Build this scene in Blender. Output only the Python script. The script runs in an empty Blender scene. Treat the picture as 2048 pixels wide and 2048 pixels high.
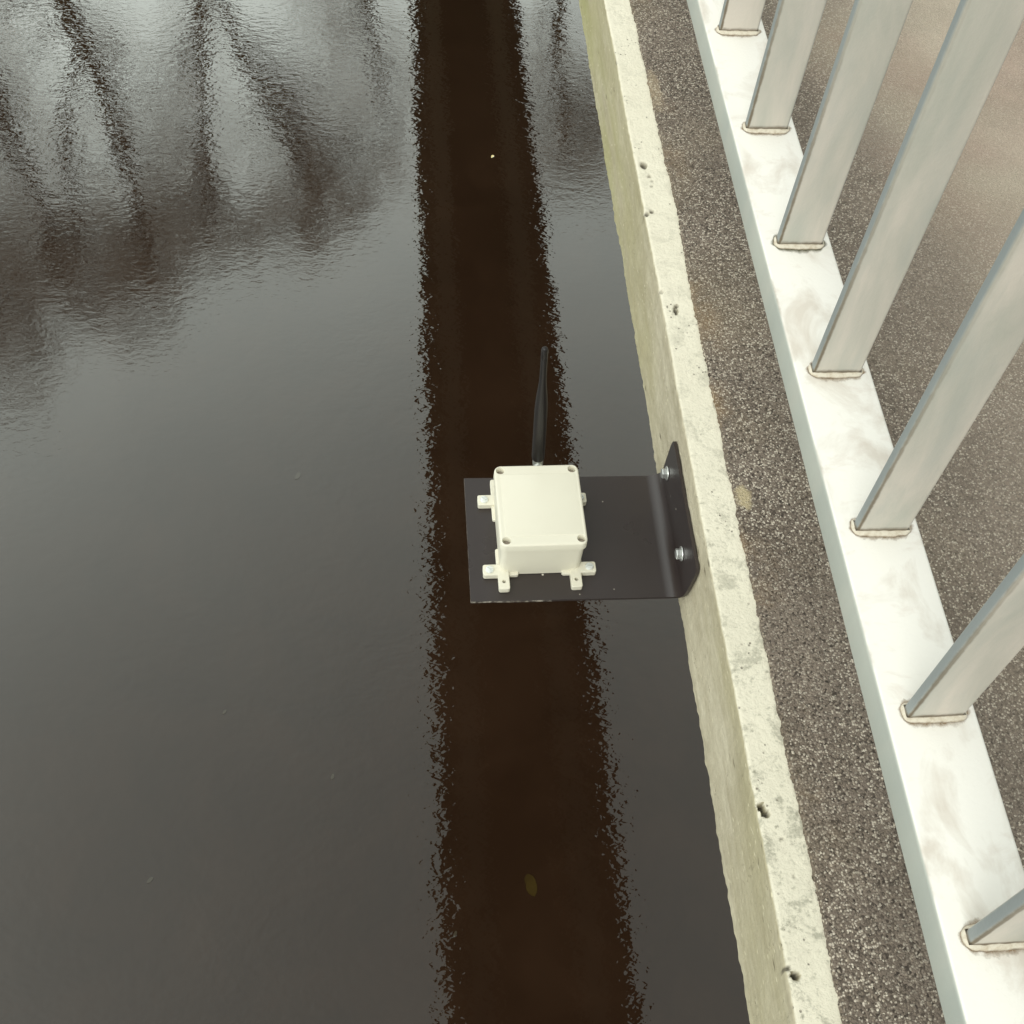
import bpy, bmesh, math, random
from mathutils import Vector, Matrix, noise, Quaternion
R = math.radians
S = bpy.context.scene
COL = S.collection

# ---------------------------------------------------------------- camera
WATER_Z = -4.44
CAM_Z = 0.948
cam = bpy.data.cameras.new('camera')
cam_o = bpy.data.objects.new('camera', cam); COL.objects.link(cam_o)
cam.sensor_width = 36; cam.sensor_height = 36; cam.sensor_fit = 'HORIZONTAL'
cam.lens = 2404.0/2048*36
cam.clip_start = 0.02; cam.clip_end = 500
m = Matrix(((0.9954706, 0.01633494, -0.09365602), (-0.0664276, 0.82426356, -0.56229615), (0.06801217, 0.56597064, 0.82161523)))
cam_o.matrix_world = Matrix.Translation((0, 0, CAM_Z)) @ m.to_4x4()
S.camera = cam_o
S.render.resolution_x = S.render.resolution_y = 1024

# ---------------------------------------------------------------- sky, sun, exposure
SUN_EL, SUN_AZ = R(48), R(208)
w = bpy.data.worlds.new('World'); S.world = w; w.use_nodes = True
nt = w.node_tree; N = nt.nodes; L = nt.links
N.clear()
out = N.new('ShaderNodeOutputWorld'); bg = N.new('ShaderNodeBackground')
sky = N.new('ShaderNodeTexSky'); sky.sky_type = 'NISHITA'; sky.sun_disc = False
sky.sun_elevation = SUN_EL; sky.sun_rotation = SUN_AZ
sky.air_density = 1.0; sky.dust_density = 4.0; sky.ozone_density = 1.0
hs = N.new('ShaderNodeHueSaturation'); hs.inputs['Saturation'].default_value = 0.10
tc = N.new('ShaderNodeTexCoord')
cl = N.new('ShaderNodeTexNoise'); cl.inputs['Scale'].default_value = 1.6; cl.inputs['Detail'].default_value = 5
cr = N.new('ShaderNodeMapRange'); cr.inputs[1].default_value = 0.3; cr.inputs[2].default_value = 0.7
cr.inputs[3].default_value = 0.86; cr.inputs[4].default_value = 1.14
sx = N.new('ShaderNodeSeparateXYZ')
el = N.new('ShaderNodeValToRGB')       # brightness of the overcast by elevation
e = el.color_ramp.elements
e[0].position = 0.0; e[0].color = (0.65, 0.65, 0.65, 1)
e[1].position = 1.0; e[1].color = (0.92, 0.92, 0.92, 1)
for pos, val in ((0.3, 1.02), (0.54, 1.55), (0.8, 1.16), (0.93, 0.98)):
    q = e.new(pos); q.color = (val, val, val, 1)
deck = N.new('ShaderNodeMixRGB'); deck.blend_type = 'MULTIPLY'; deck.inputs[0].default_value = 1
deck.inputs[1].default_value = (4.78, 5.04, 4.76, 1)       # the grey cloud deck
mul = N.new('ShaderNodeMixRGB'); mul.blend_type = 'MULTIPLY'; mul.inputs[0].default_value = 1
mul3 = N.new('ShaderNodeMixRGB'); mul3.blend_type = 'MIX'; mul3.inputs[0].default_value = 0.86
L.new(sky.outputs[0], hs.inputs['Color']); L.new(tc.outputs['Generated'], cl.inputs['Vector'])
L.new(cl.outputs[0], cr.inputs[0]); L.new(tc.outputs['Generated'], sx.inputs[0]); L.new(sx.outputs[2], el.inputs[0])
az = N.new('ShaderNodeMapRange'); az.inputs[1].default_value = -0.5; az.inputs[2].default_value = 0.18
az.inputs[3].default_value = 1.22; az.inputs[4].default_value = 0.60
azm = N.new('ShaderNodeMath'); azm.operation = 'MULTIPLY'
L.new(sx.outputs[0], az.inputs[0]); L.new(az.outputs[0], azm.inputs[0]); L.new(cr.outputs[0], azm.inputs[1])
L.new(azm.outputs[0], deck.inputs[2]); L.new(deck.outputs[0], mul.inputs[1]); L.new(el.outputs[0], mul.inputs[2])
L.new(hs.outputs[0], mul3.inputs[1]); L.new(mul.outputs[0], mul3.inputs[2])
L.new(mul3.outputs[0], bg.inputs[0]); bg.inputs[1].default_value = 0.15
L.new(bg.outputs[0], out.inputs[0])
sl = bpy.data.lights.new('sun', 'SUN'); sl.energy = 0.5; sl.angle = R(30); sl.color = (1, 0.965, 0.89)
so = bpy.data.objects.new('sun', sl); COL.objects.link(so)
sd = Vector((math.sin(SUN_AZ)*math.cos(SUN_EL), math.cos(SUN_AZ)*math.cos(SUN_EL), math.sin(SUN_EL)))
so.rotation_euler = sd.to_track_quat('Z', 'Y').to_euler(); so.location = (0, 0, 8)
S.view_settings.view_transform = 'Standard'; S.view_settings.look = 'None'
S.view_settings.exposure = 0.66; S.view_settings.gamma = 1

# ---------------------------------------------------------------- helpers
def link(name, bm, mat, parent=None, smooth=False):
    me = bpy.data.meshes.new(name)
    if isinstance(bm, bmesh.types.BMesh):
        bm.normal_update(); bm.to_mesh(me); bm.free()
    else:
        me.from_pydata(bm[0], [], bm[1])
    if smooth:
        for p in me.polygons: p.use_smooth = True
    me.materials.append(mat)
    o = bpy.data.objects.new(name, me); COL.objects.link(o)
    if parent: o.parent = parent
    return o
def autosmooth(o, ang=35):
    me = o.data
    for p in me.polygons: p.use_smooth = True
    bm = bmesh.new(); bm.from_mesh(me)
    for ed in bm.edges:
        if len(ed.link_faces) == 2: ed.smooth = ed.calc_face_angle(0) < R(ang)
    bm.to_mesh(me); bm.free()
def tag(o, label=None, cat=None, group=None, kind=None):
    if label: o['label'] = label
    if cat: o['category'] = cat
    if group: o['group'] = group
    if kind: o['kind'] = kind
    return o
def empty(name, loc, rz=0):
    o = bpy.data.objects.new(name, None); COL.objects.link(o); o.location = loc; o.rotation_euler = (0, 0, rz)
    o.empty_display_size = 0.05
    return o
def box(bm, x0, x1, y0, y1, z0, z1, bev=0, seg=2):
    g = bmesh.ops.create_cube(bm, size=1)
    for v in g['verts']:
        v.co = Vector(((x0+x1)/2+v.co.x*(x1-x0), (y0+y1)/2+v.co.y*(y1-y0), (z0+z1)/2+v.co.z*(z1-z0)))
    if bev:
        es = list({ed for v in g['verts'] for ed in v.link_edges})
        bmesh.ops.bevel(bm, geom=es, offset=bev, segments=seg, affect='EDGES', profile=0.5)
def rrect(hx, hy, r, n=6, cx=0, cy=0):
    pts = []
    for qx, qy, a0 in ((1, 1, 0), (-1, 1, 90), (-1, -1, 180), (1, -1, 270)):
        for i in range(n+1):
            a = R(a0+90*i/n)
            pts.append((cx+qx*(hx-r)+r*math.cos(a), cy+qy*(hy-r)+r*math.sin(a)))
    return pts
def loft(bm, rings, cap0=True, cap1=True):
    vs = [[bm.verts.new(p) for p in ring] for ring in rings]
    n = len(vs[0])
    for a, b in zip(vs, vs[1:]):
        for i in range(n): bm.faces.new((a[i], a[(i+1) % n], b[(i+1) % n], b[i]))
    if cap0: bm.faces.new(vs[0][::-1])
    if cap1: bm.faces.new(vs[-1])
def rr_loft(bm, prof, cx=0, cy=0, n=6):
    """prof: list of (z, hx, hy, r) from bottom to top"""
    loft(bm, [[(x, y, z) for x, y in rrect(hx, hy, r, n, cx, cy)] for z, hx, hy, r in prof])
def lathe(bm, prof, mat=Matrix(), n=24):
    rings = []
    for r, z in prof:
        rings.append([mat @ Vector((r*math.cos(2*math.pi*i/n), r*math.sin(2*math.pi*i/n), z)) for i in range(n)])
    loft(bm, rings)
def subtract(o, cutters):
    bm = cutters; me = bpy.data.meshes.new('cut'); bm.normal_update(); bm.to_mesh(me); bm.free()
    c = bpy.data.objects.new('cut', me); COL.objects.link(c)
    c.parent = o.parent
    md = o.modifiers.new('b', 'BOOLEAN'); md.operation = 'DIFFERENCE'; md.object = c; md.solver = 'EXACT'
    bpy.context.view_layer.update()
    dg = bpy.context.evaluated_depsgraph_get()
    nm = bpy.data.meshes.new_from_object(o.evaluated_get(dg))
    o.modifiers.clear(); old = o.data; nmname = old.name; o.data = nm
    bpy.data.objects.remove(c); bpy.data.meshes.remove(me); bpy.data.meshes.remove(old); nm.name = nmname
def fn(x, y=0, z=0): return noise.noise(Vector((x, y, z)))

# ---------------------------------------------------------------- material helpers
class NM:
    def __init__(s, name):
        s.m = bpy.data.materials.new(name); s.m.use_nodes = True
        s.t = s.m.node_tree; s.n = s.t.nodes; s.p = s.n['Principled BSDF']; s.out = s.n['Material Output']
        s.tc = s.n.new('ShaderNodeTexCoord')
    def l(s, a, b): s.t.links.new(a, b)
    def vec(s, scale=(1, 1, 1), rot=(0, 0, 0), loc=(0, 0, 0), world=False):
        mp = s.n.new('ShaderNodeMapping'); mp.inputs['Scale'].default_value = scale
        mp.inputs['Rotation'].default_value = rot; mp.inputs['Location'].default_value = loc
        if world:
            g = s.n.new('ShaderNodeNewGeometry'); s.l(g.outputs['Position'], mp.inputs[0])
        else: s.l(s.tc.outputs['Object'], mp.inputs[0])
        return mp.outputs[0]
    def noise(s, scale, v, detail=3, rough=0.5, dist=0.0):
        n = s.n.new('ShaderNodeTexNoise'); n.inputs['Scale'].default_value = scale
        n.inputs['Detail'].default_value = detail; n.inputs['Roughness'].default_value = rough
        n.inputs['Distortion'].default_value = dist
        s.l(v, n.inputs['Vector']); return n.outputs[0]
    def vor(s, scale, v, feat='F1', out=0, rnd=1.0):
        n = s.n.new('ShaderNodeTexVoronoi'); n.feature = feat; n.inputs['Scale'].default_value = scale
        n.inputs['Randomness'].default_value = rnd
        s.l(v, n.inputs['Vector']); return n.outputs[out]
    def rng(s, x, a, b, c=0.0, d=1.0, smooth=False):
        n = s.n.new('ShaderNodeMapRange'); n.inputs[1].default_value = a; n.inputs[2].default_value = b
        n.inputs[3].default_value = c; n.inputs[4].default_value = d
        if smooth: n.interpolation_type = 'SMOOTHSTEP'
        s.l(x, n.inputs[0]); return n.outputs[0]
    def math(s, op, a, b=None):
        n = s.n.new('ShaderNodeMath'); n.operation = op
        for i, x in enumerate((a, b)):
            if x is None: continue
            if isinstance(x, (int, float)): n.inputs[i].default_value = x
            else: s.l(x, n.inputs[i])
        return n.outputs[0]
    def mix(s, f, a, b, mode='MIX'):
        n = s.n.new('ShaderNodeMixRGB'); n.blend_type = mode
        for i, x in enumerate((f, a, b)):
            if isinstance(x, (int, float)): n.inputs[i].default_value = x
            elif isinstance(x, tuple): n.inputs[i].default_value = (*x, 1)
            else: s.l(x, n.inputs[i])
        return n.outputs[0]
    def xyz(s, v):
        n = s.n.new('ShaderNodeSeparateXYZ'); s.l(v, n.inputs[0]); return n.outputs
    def bump(s, h, dist, strength=1.0, nrm=None):
        n = s.n.new('ShaderNodeBump'); n.inputs['Distance'].default_value = dist; n.inputs['Strength'].default_value = strength
        s.l(h, n.inputs['Height'])
        if nrm is not None: s.l(nrm, n.inputs['Normal'])
        return n.outputs[0]
    def set(s, color=None, rough=None, metal=None, spec=None, normal=None, ior=None):
        for k, x in (('Base Color', color), ('Roughness', rough), ('Metallic', metal), ('Specular IOR Level', spec), ('Normal', normal), ('IOR', ior)):
            if x is None: continue
            if isinstance(x, tuple): s.p.inputs[k].default_value = (*x, 1)
            elif isinstance(x, (int, float)): s.p.inputs[k].default_value = x
            else: s.l(x, s.p.inputs[k])
        return s.m
def attr(nm, name):
    n = nm.n.new('ShaderNodeAttribute'); n.attribute_name = name; return n.outputs['Fac']

# water: dark peaty body under a mirror-like rippled skin
def water_material(name, body, body2, rip=1.0):
    a = NM(name)
    v = a.vec((1, 1, 1), world=True)
    va = a.vec((0.75, 1.35, 1), rot=(0, 0, R(22)), world=True)
    vb = a.vec((0.7, 1.3, 1), rot=(0, 0, R(-28)), world=True)
    n1 = a.noise(31, va, 1.6, 0.55, 0.5)
    n2 = a.noise(18, vb, 1.5, 0.5, 0.8)
    n3 = a.noise(1.3, v, 3, 0.55, 0.6)
    big = a.rng(a.noise(0.45, v, 4, 0.6, 0.9), 0.38, 0.62, 0.55, 1.3)
    h = a.math('ADD', a.math('MULTIPLY', n1, 1.0), a.math('MULTIPLY', n2, 1.1))
    h = a.math('MULTIPLY', h, big)
    h = a.math('ADD', h, a.math('MULTIPLY', n3, 4.0))
    nb = a.bump(h, 0.00054*rip)
    murk = a.rng(a.noise(2.1, v, 5, 0.65, 0.5), 0.38, 0.68)
    col = a.mix(murk, body, body2)
    df = a.n.new('ShaderNodeBsdfDiffuse'); a.l(col, df.inputs[0])
    gl = a.n.new('ShaderNodeBsdfGlossy'); gl.inputs['Roughness'].default_value = 0.0
    gl.inputs[0].default_value = (0.97, 1.0, 0.965, 1)
    a.l(nb, gl.inputs['Normal'])
    lw = a.n.new('ShaderNodeLayerWeight'); lw.inputs[0].default_value = 0.5
    f = a.math('POWER', lw.outputs['Facing'], 1.9)
    f = a.math('ADD', a.math('MULTIPLY', f, 1.15), 0.070)
    f = a.math('MINIMUM', f, 1.0)
    mx = a.n.new('ShaderNodeMixShader'); a.l(f, mx.inputs[0]); a.l(df.outputs[0], mx.inputs[1]); a.l(gl.outputs[0], mx.inputs[2])
    a.n.remove(a.p)
    a.l(mx.outputs[0], a.out.inputs[0])
    return a.m
M_water = water_material('water', (0.0175, 0.0085, 0.0043), (0.0235, 0.0118, 0.0062))

# concrete
a = NM('concrete_lip'); v = a.vec(world=True)
z = a.xyz(v)
g = a.n.new('ShaderNodeNewGeometry'); nz = a.xyz(g.outputs['Normal'])[2]
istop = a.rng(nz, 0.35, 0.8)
blot = a.rng(a.math('ADD', a.math('MULTIPLY', a.noise(34, v, 3, 0.6, 0.8), 0.6), a.math('MULTIPLY', a.noise(260, v, 4, 0.7), 0.4)), 0.51, 0.60)
lowf = a.rng(a.noise(2.2, v, 2, 0.5), 0.42, 0.6)
near = a.rng(z[1], 0.25, 1.0, 1.0, 0.25)
dull = a.math('MULTIPLY', near, a.rng(a.noise(9, v, 4, 0.6), 0.3, 0.6, 0.15, 0.42))
f1 = a.math('MULTIPLY', blot, a.math('MULTIPLY', near, 0.9))
spots = a.rng(a.math('ADD', a.vor(120, v, 'F1'), a.math('MULTIPLY', a.noise(330, v, 4, 0.7), 0.75)), 0.42, 0.62, 1, 0)
spotm = a.rng(a.noise(12, v, 3), 0.42, 0.60)
f2 = a.math('MULTIPLY', a.math('MULTIPLY', spots, spotm), a.math('MULTIPLY', near, 0.8))
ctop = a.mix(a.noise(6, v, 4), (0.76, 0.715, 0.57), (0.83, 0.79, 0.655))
ctop = a.mix(dull, ctop, (0.50, 0.475, 0.365))
ctop = a.mix(f1, ctop, (0.40, 0.385, 0.30))
ctop = a.mix(f2, ctop, (0.24, 0.23, 0.17))
pin = a.math('MULTIPLY', a.rng(a.vor(170, v, 'F1'), 0.10, 0.20, 1, 0), a.rng(a.noise(31, v, 2), 0.55, 0.62))
ctop = a.mix(a.math('MULTIPLY', pin, 0.7), ctop, (0.16, 0.13, 0.10))
vs = a.vec((1, 0.16, 1), world=True)
st = a.noise(70, vs, 4, 0.6)
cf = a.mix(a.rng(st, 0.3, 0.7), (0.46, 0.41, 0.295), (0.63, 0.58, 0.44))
cf = a.mix(a.math('MULTIPLY', a.rng(a.noise(4.0, a.vec((1, 0.5, 1), world=True), 4, 0.6), 0.42, 0.66), 0.6), cf, (0.38, 0.345, 0.17))
alg = a.math('MULTIPLY', a.rng(z[1], 0.85, 1.45), a.rng(a.noise(5, vs, 4, 0.6), 0.36, 0.56))
alg = a.math('MULTIPLY', alg, a.rng(z[2], -0.035, -0.09, 0.15, 1.0))
cf = a.mix(a.math('MULTIPLY', a.rng(a.noise(16, a.vec((1, .45, 1), world=True), 5, 0.7, 0.6), 0.45, 0.62), 0.35), cf, (0.34, 0.30, 0.20))
cf = a.mix(a.math('MULTIPLY', a.rng(a.noise(130, a.vec((1, .5, 1), world=True), 4, 0.7), 0.35, 0.65), 0.35), cf, (0.30, 0.26, 0.17))
cf = a.mix(alg, cf, (0.33, 0.335, 0.10))
wsp = a.math('MULTIPLY', a.rng(a.vor(150, a.vec((1, 0.42, 1), world=True), 'F1'), 0.08, 0.17, 1, 0), a.rng(a.noise(19, v, 2), 0.42, 0.52))
cf = a.mix(a.math('MULTIPLY', wsp, 0.8), cf, (0.75, 0.70, 0.50))
dsp = a.math('MULTIPLY', a.rng(a.vor(60, a.vec((1, 0.35, 1), loc=(3, 1, 2), world=True), 'F1'), 0.06, 0.15, 1, 0), a.rng(a.noise(13, v, 2), 0.53, 0.58))
cf = a.mix(a.math('MULTIPLY', dsp, 0.75), cf, (0.12, 0.10, 0.06))
pit = attr(a, 'pit')
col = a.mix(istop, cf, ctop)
col = a.mix(a.rng(nz, -0.4, -0.8), col, (0.125, 0.098, 0.062))   # downward faces coloured a darker brown
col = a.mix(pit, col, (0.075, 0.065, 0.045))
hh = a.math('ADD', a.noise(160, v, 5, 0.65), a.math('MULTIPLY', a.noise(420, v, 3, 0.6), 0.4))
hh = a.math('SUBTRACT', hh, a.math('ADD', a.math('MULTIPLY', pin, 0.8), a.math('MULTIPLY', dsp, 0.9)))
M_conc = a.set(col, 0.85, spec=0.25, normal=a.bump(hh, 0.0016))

a = NM('girder_steel'); v = a.vec(world=True)
M_gird = a.set(a.mix(a.noise(3, v, 4), (0.125, 0.102, 0.070), (0.175, 0.145, 0.10)), 0.6)

# grit coating
a = NM('grit_coating'); v = a.vec(world=True); z = a.xyz(v)
v = a.t.nodes.new('ShaderNodeVectorMath'); v.operation = 'ADD'; v0 = a.vec(world=True); wn = a.n.new('ShaderNodeTexNoise'); wn.inputs['Scale'].default_value = 300; a.l(v0, wn.inputs['Vector']); ws = a.n.new('ShaderNodeVectorMath'); ws.operation = 'SCALE'; ws.inputs['Scale'].default_value = 0.0022; a.l(wn.outputs['Color'], ws.inputs[0]); a.l(v0, v.inputs[0]); a.l(ws.outputs[0], v.inputs[1]); v = v.outputs[0]
cell = a.vor(510, v, 'F1', 1); cd = a.vor(510, v, 'F1', 0)
cs = a.xyz(cell)
bas = a.mix(a.rng(a.noise(9, v, 4, 0.6), 0.35, 0.65), (0.145, 0.114, 0.087), (0.205, 0.165, 0.130))
dark = a.mix(a.rng(cs[1], 0.0, 0.5), (0.038, 0.028, 0.020), bas)
lt = a.rng(cs[0], 0.58, 0.88)
spk = a.math('MULTIPLY', lt, a.rng(cd, 0.38, 0.66, 1, 0))
dens = a.rng(a.noise(7, v, 3, 0.6), 0.30, 0.55, 0.35, 1.0)
spk = a.math('MULTIPLY', spk, dens)
lcol = a.mix(cs[2], (0.50, 0.43, 0.33), (0.95, 0.88, 0.74))
c = a.mix(spk, dark, lcol)
mid = a.math('MULTIPLY', a.rng(cs[2], 0.45, 0.75), a.rng(cd, 0.4, 0.6, 1, 0))
c = a.mix(a.math('MULTIPLY', mid, 0.55), c, (0.33, 0.27, 0.20))
# worn pinkish / cream patches further in on the walkway
wp = a.math('MULTIPLY', a.rng(a.math('ADD', z[0], a.math('MULTIPLY', a.math('SUBTRACT', z[1], 1.0), 0.30)), 0.62, 0.90), a.rng(a.noise(3.2, a.vec(loc=(0.4, 0.1, 0), world=True), 4, 0.55), 0.36, 0.60))
pc = a.mix(a.rng(a.noise(5, v, 3), 0.4, 0.6), (0.68, 0.48, 0.38), (0.80, 0.70, 0.54))
c = a.mix(a.math('MULTIPLY', wp, 0.85), c, pc)
tan = a.math('MULTIPLY', a.rng(a.noise(4.3, a.vec(loc=(5.2, 2, 0), world=True), 3, 0.5), 0.50, 0.66), 0.20)
c = a.mix(tan, c, (0.34, 0.27, 0.17))
paler = a.math('MULTIPLY', a.rng(z[0], 0.42, 0.75), 0.55)  # coating colour grows paler away from the kerb
c = a.mix(paler, c, (0.44, 0.365, 0.29))
# rust / ochre stain hugging the kerb edge
rs = a.math('MULTIPLY', a.rng(z[0], 0.322, 0.362, 1, 0), a.rng(a.noise(8, v, 4, 0.7), 0.52, 0.66))
c = a.mix(a.math('MULTIPLY', rs, 0.38), c, (0.36, 0.22, 0.09))
def patch(a, v, cx, cy, rx, ry):
    mp = a.n.new('ShaderNodeMapping'); mp.vector_type = 'POINT'
    mp.inputs['Location'].default_value = (-cx/rx, -cy/ry, 0); mp.inputs['Scale'].default_value = (1/rx, 1/ry, 0)
    a.l(v, mp.inputs[0])
    ln = a.n.new('ShaderNodeVectorMath'); ln.operation = 'LENGTH'; a.l(mp.outputs[0], ln.inputs[0])
    d = a.math('ADD', ln.outputs['Value'], a.math('MULTIPLY', a.math('SUBTRACT', a.noise(120, v, 3), 0.5), 1.3))
    return a.rng(d, 0.6, 1.1, 1, 0)
c = a.mix(a.math('MULTIPLY', patch(a, v, 0.338, 0.660, 0.008, 0.014), 0.75), c, (0.54, 0.45, 0.27))
c = a.mix(a.math('MULTIPLY', patch(a, v, 0.336, 1.30, 0.009, 0.045), 0.4), c, (0.50, 0.40, 0.26))
hh = a.math('MULTIPLY', a.math('SUBTRACT', 1.0, cd), a.rng(cs[1], 0, 1, 0.4, 1.0))
hh = a.math('ADD', hh, a.math('MULTIPLY', a.noise(700, v, 3), 0.5))
M_grit = a.set(c, a.rng(cs[0], 0.7, 0.95, 0.75, 0.35), spec=0.4, normal=a.bump(hh, 0.0020))

# galvanised / weathered pale steel of the railing
def steel(name, c0, c1, c2, top=None, rough=0.5):
    a = NM(name); v = a.vec(world=True)
    va = a.vec((1, 1, 0.22), world=True)
    n = a.noise(13, va, 4, 0.55, 0.4)
    c = a.mix(a.rng(n, 0.36, 0.64), c0, c1)
    c = a.mix(a.math('MULTIPLY', a.rng(a.noise(30, va, 4, 0.6), 0.5, 0.75), 0.5), c, c2)
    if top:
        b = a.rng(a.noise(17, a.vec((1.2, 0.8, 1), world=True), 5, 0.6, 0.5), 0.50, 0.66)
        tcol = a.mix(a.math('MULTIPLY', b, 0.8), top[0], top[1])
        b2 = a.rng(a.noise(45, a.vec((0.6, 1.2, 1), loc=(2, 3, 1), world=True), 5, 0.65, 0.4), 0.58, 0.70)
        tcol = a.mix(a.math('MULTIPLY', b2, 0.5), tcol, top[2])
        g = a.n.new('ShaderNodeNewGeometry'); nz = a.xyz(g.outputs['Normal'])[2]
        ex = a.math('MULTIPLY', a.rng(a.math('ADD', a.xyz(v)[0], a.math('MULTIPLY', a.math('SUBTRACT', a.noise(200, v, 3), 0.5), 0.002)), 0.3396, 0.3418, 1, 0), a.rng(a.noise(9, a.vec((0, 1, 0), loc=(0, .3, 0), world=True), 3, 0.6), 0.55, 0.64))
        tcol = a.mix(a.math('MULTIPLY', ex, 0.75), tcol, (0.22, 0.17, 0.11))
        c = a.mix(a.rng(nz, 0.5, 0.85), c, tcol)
    hb = a.noise(300, v, 4, 0.6)
    return a.set(c, a.rng(n, 0.3, 0.7, rough-0.08, rough+0.1), spec=0.45, normal=a.bump(hb, 0.00025))
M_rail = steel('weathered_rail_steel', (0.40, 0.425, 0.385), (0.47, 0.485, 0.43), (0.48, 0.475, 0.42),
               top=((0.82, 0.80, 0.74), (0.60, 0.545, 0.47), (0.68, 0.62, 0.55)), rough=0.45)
def bar_steel(name, stain):
    # warm weathered faces, darker bluish narrow sides, a dirt line down the front arris and at the foot
    a = NM(name); v = a.vec(world=True); va = a.vec((1, 1, 0.22), world=True); ob = a.vec(); o3 = a.xyz(ob)
    n = a.noise(26, va, 5, 0.6, 0.5)
    c = a.mix(a.rng(n, 0.36, 0.64), (0.47, 0.465, 0.405), (0.62, 0.57, 0.50))
    c = a.mix(a.math('MULTIPLY', a.rng(a.noise(30, va, 4, 0.6), 0.5, 0.75), 0.6), c, (0.42, 0.44, 0.40))
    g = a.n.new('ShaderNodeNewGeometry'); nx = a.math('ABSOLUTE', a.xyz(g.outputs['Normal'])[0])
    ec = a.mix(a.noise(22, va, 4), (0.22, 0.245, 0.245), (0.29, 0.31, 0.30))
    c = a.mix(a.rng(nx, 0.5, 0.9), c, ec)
    if stain:
        dx = a.math('ADD', o3[0], 0.0200); dy = a.math('ADD', o3[1], 0.0047)
        d = a.math('SQRT', a.math('ADD', a.math('MULTIPLY', dx, dx), a.math('MULTIPLY', dy, dy)))
        jn = a.math('MULTIPLY', a.math('SUBTRACT', a.noise(90, v, 4, 0.6), 0.5), 0.0022)
        ln = a.rng(a.math('ADD', d, jn), 0.0007, 0.0021, 1, 0)
        ln = a.math('MULTIPLY', ln, a.rng(o3[2], 0.01, 0.25, 0.95, 0.25))
        ft = a.rng(a.math('ADD', o3[2], a.math('MULTIPLY', jn, 2.2)), 0.0042, 0.0075, 0.85, 0)
        c = a.mix(a.math('MAXIMUM', ln, ft), c, (0.13, 0.10, 0.06))
    return a.set(c, a.rng(n, 0.3, 0.7, 0.42, 0.6), spec=0.45, normal=a.bump(a.noise(300, v, 4, 0.6), 0.00025))
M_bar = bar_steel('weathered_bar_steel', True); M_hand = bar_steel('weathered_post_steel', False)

a = NM('weld_bead'); d = attr(a, 'd'); v = a.vec(world=True)
nn = a.noise(120, v, 4, 0.65)
e1 = a.rng(a.math('ADD', d, a.math('MULTIPLY', a.math('SUBTRACT', nn, 0.5), 0.45)), 0.80, 0.97)
e0 = a.rng(a.math('ADD', d, a.math('MULTIPLY', a.math('SUBTRACT', nn, 0.5), 0.45)), 0.06, 0.20, 1, 0)
ed = a.math('MAXIMUM', e0, e1)
patchy = a.rng(a.noise(70, v, 3, 0.6), 0.33, 0.58, 0.40, 1.0)
dirt = a.rng(a.noise(210, v, 5, 0.7), 0.45, 0.7, 0, 0.6)
M_weld = a.set(a.mix(a.math('MULTIPLY', a.math('MULTIPLY', ed, patchy), 0.9), a.mix(dirt, (0.66, 0.61, 0.50), (0.38, 0.29, 0.18)), (0.13, 0.088, 0.048)), 0.6, normal=a.bump(nn, 0.0006))
def grime(name, c, dens):
    a = NM(name); d = attr(a, 'd'); v = a.vec(world=True)
    nn = a.noise(160, v, 5, 0.7)
    f = a.math('SUBTRACT', a.math('ADD', a.rng(d, 0, 1, 1.0, -0.35), a.math('MULTIPLY', a.math('SUBTRACT', nn, 0.5), 1.5)), 0.62-dens)
    f = a.rng(f, 0.0, 0.9, 0, 0.9)
    a.set(c, 0.8, spec=0.2)
    tr = a.n.new('ShaderNodeBsdfTransparent'); mx = a.n.new('ShaderNodeMixShader')
    a.l(f, mx.inputs[0]); a.l(tr.outputs[0], mx.inputs[1]); a.l(a.p.outputs[0], mx.inputs[2]); a.l(mx.outputs[0], a.out.inputs[0])
    return a.m
M_grime = grime('weld_grime', (0.30, 0.21, 0.12), 0.30)
M_moss = grime('mossy_grime', (0.085, 0.075, 0.022), 0.50)

# plastics and bracket metals
a = NM('cream_plastic'); v = a.vec()
M_plast = a.set(a.mix(a.noise(40, v, 3), (0.725, 0.695, 0.57), (0.755, 0.73, 0.605)), 0.42, spec=0.4, normal=a.bump(a.noise(900, v, 2), 0.00008))
a = NM('recess_plastic'); v = a.vec()
M_recess = a.set(a.mix(a.noise(300, v, 3), (0.26, 0.22, 0.18), (0.38, 0.33, 0.28)), 0.6)
a = NM('black_powder_coat'); v = a.vec(world=True)
sp = a.math('MULTIPLY', a.rng(a.vor(42, v, 'F1'), 0.035, 0.055, 1, 0), a.rng(a.noise(11, v, 1), 0.40, 0.44))
smear = a.rng(a.noise(7, v, 4, 0.5), 0.3, 0.75)
M_black = a.set(a.mix(sp, a.mix(smear, (0.026, 0.019, 0.0175), (0.037, 0.0285, 0.027)), (0.6, 0.56, 0.48)), a.rng(smear, 0, 1, 0.26, 0.36), spec=0.6,
                normal=a.bump(a.noise(1500, v, 2), 0.00006))
a = NM('scuffed_edge_metal'); v = a.vec(world=True)
M_edge = a.set(a.mix(a.rng(a.noise(150, v, 4, 0.7), 0.42, 0.62), (0.05, 0.04, 0.035), (0.42, 0.39, 0.33)), 0.5)
a = NM('antenna_rubber'); v = a.vec()
M_rub = a.set((0.011, 0.0085, 0.008), 0.42, spec=0.42, normal=a.bump(a.noise(800, v, 2), 0.0001))
a = NM('zinc'); v = a.vec()
M_zinc = a.set(a.mix(a.noise(300, v, 3), (0.62, 0.64, 0.62), (0.80, 0.81, 0.77)), 0.32, metal=0.85)
a = NM('zinc_screw'); v = a.vec()
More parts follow.
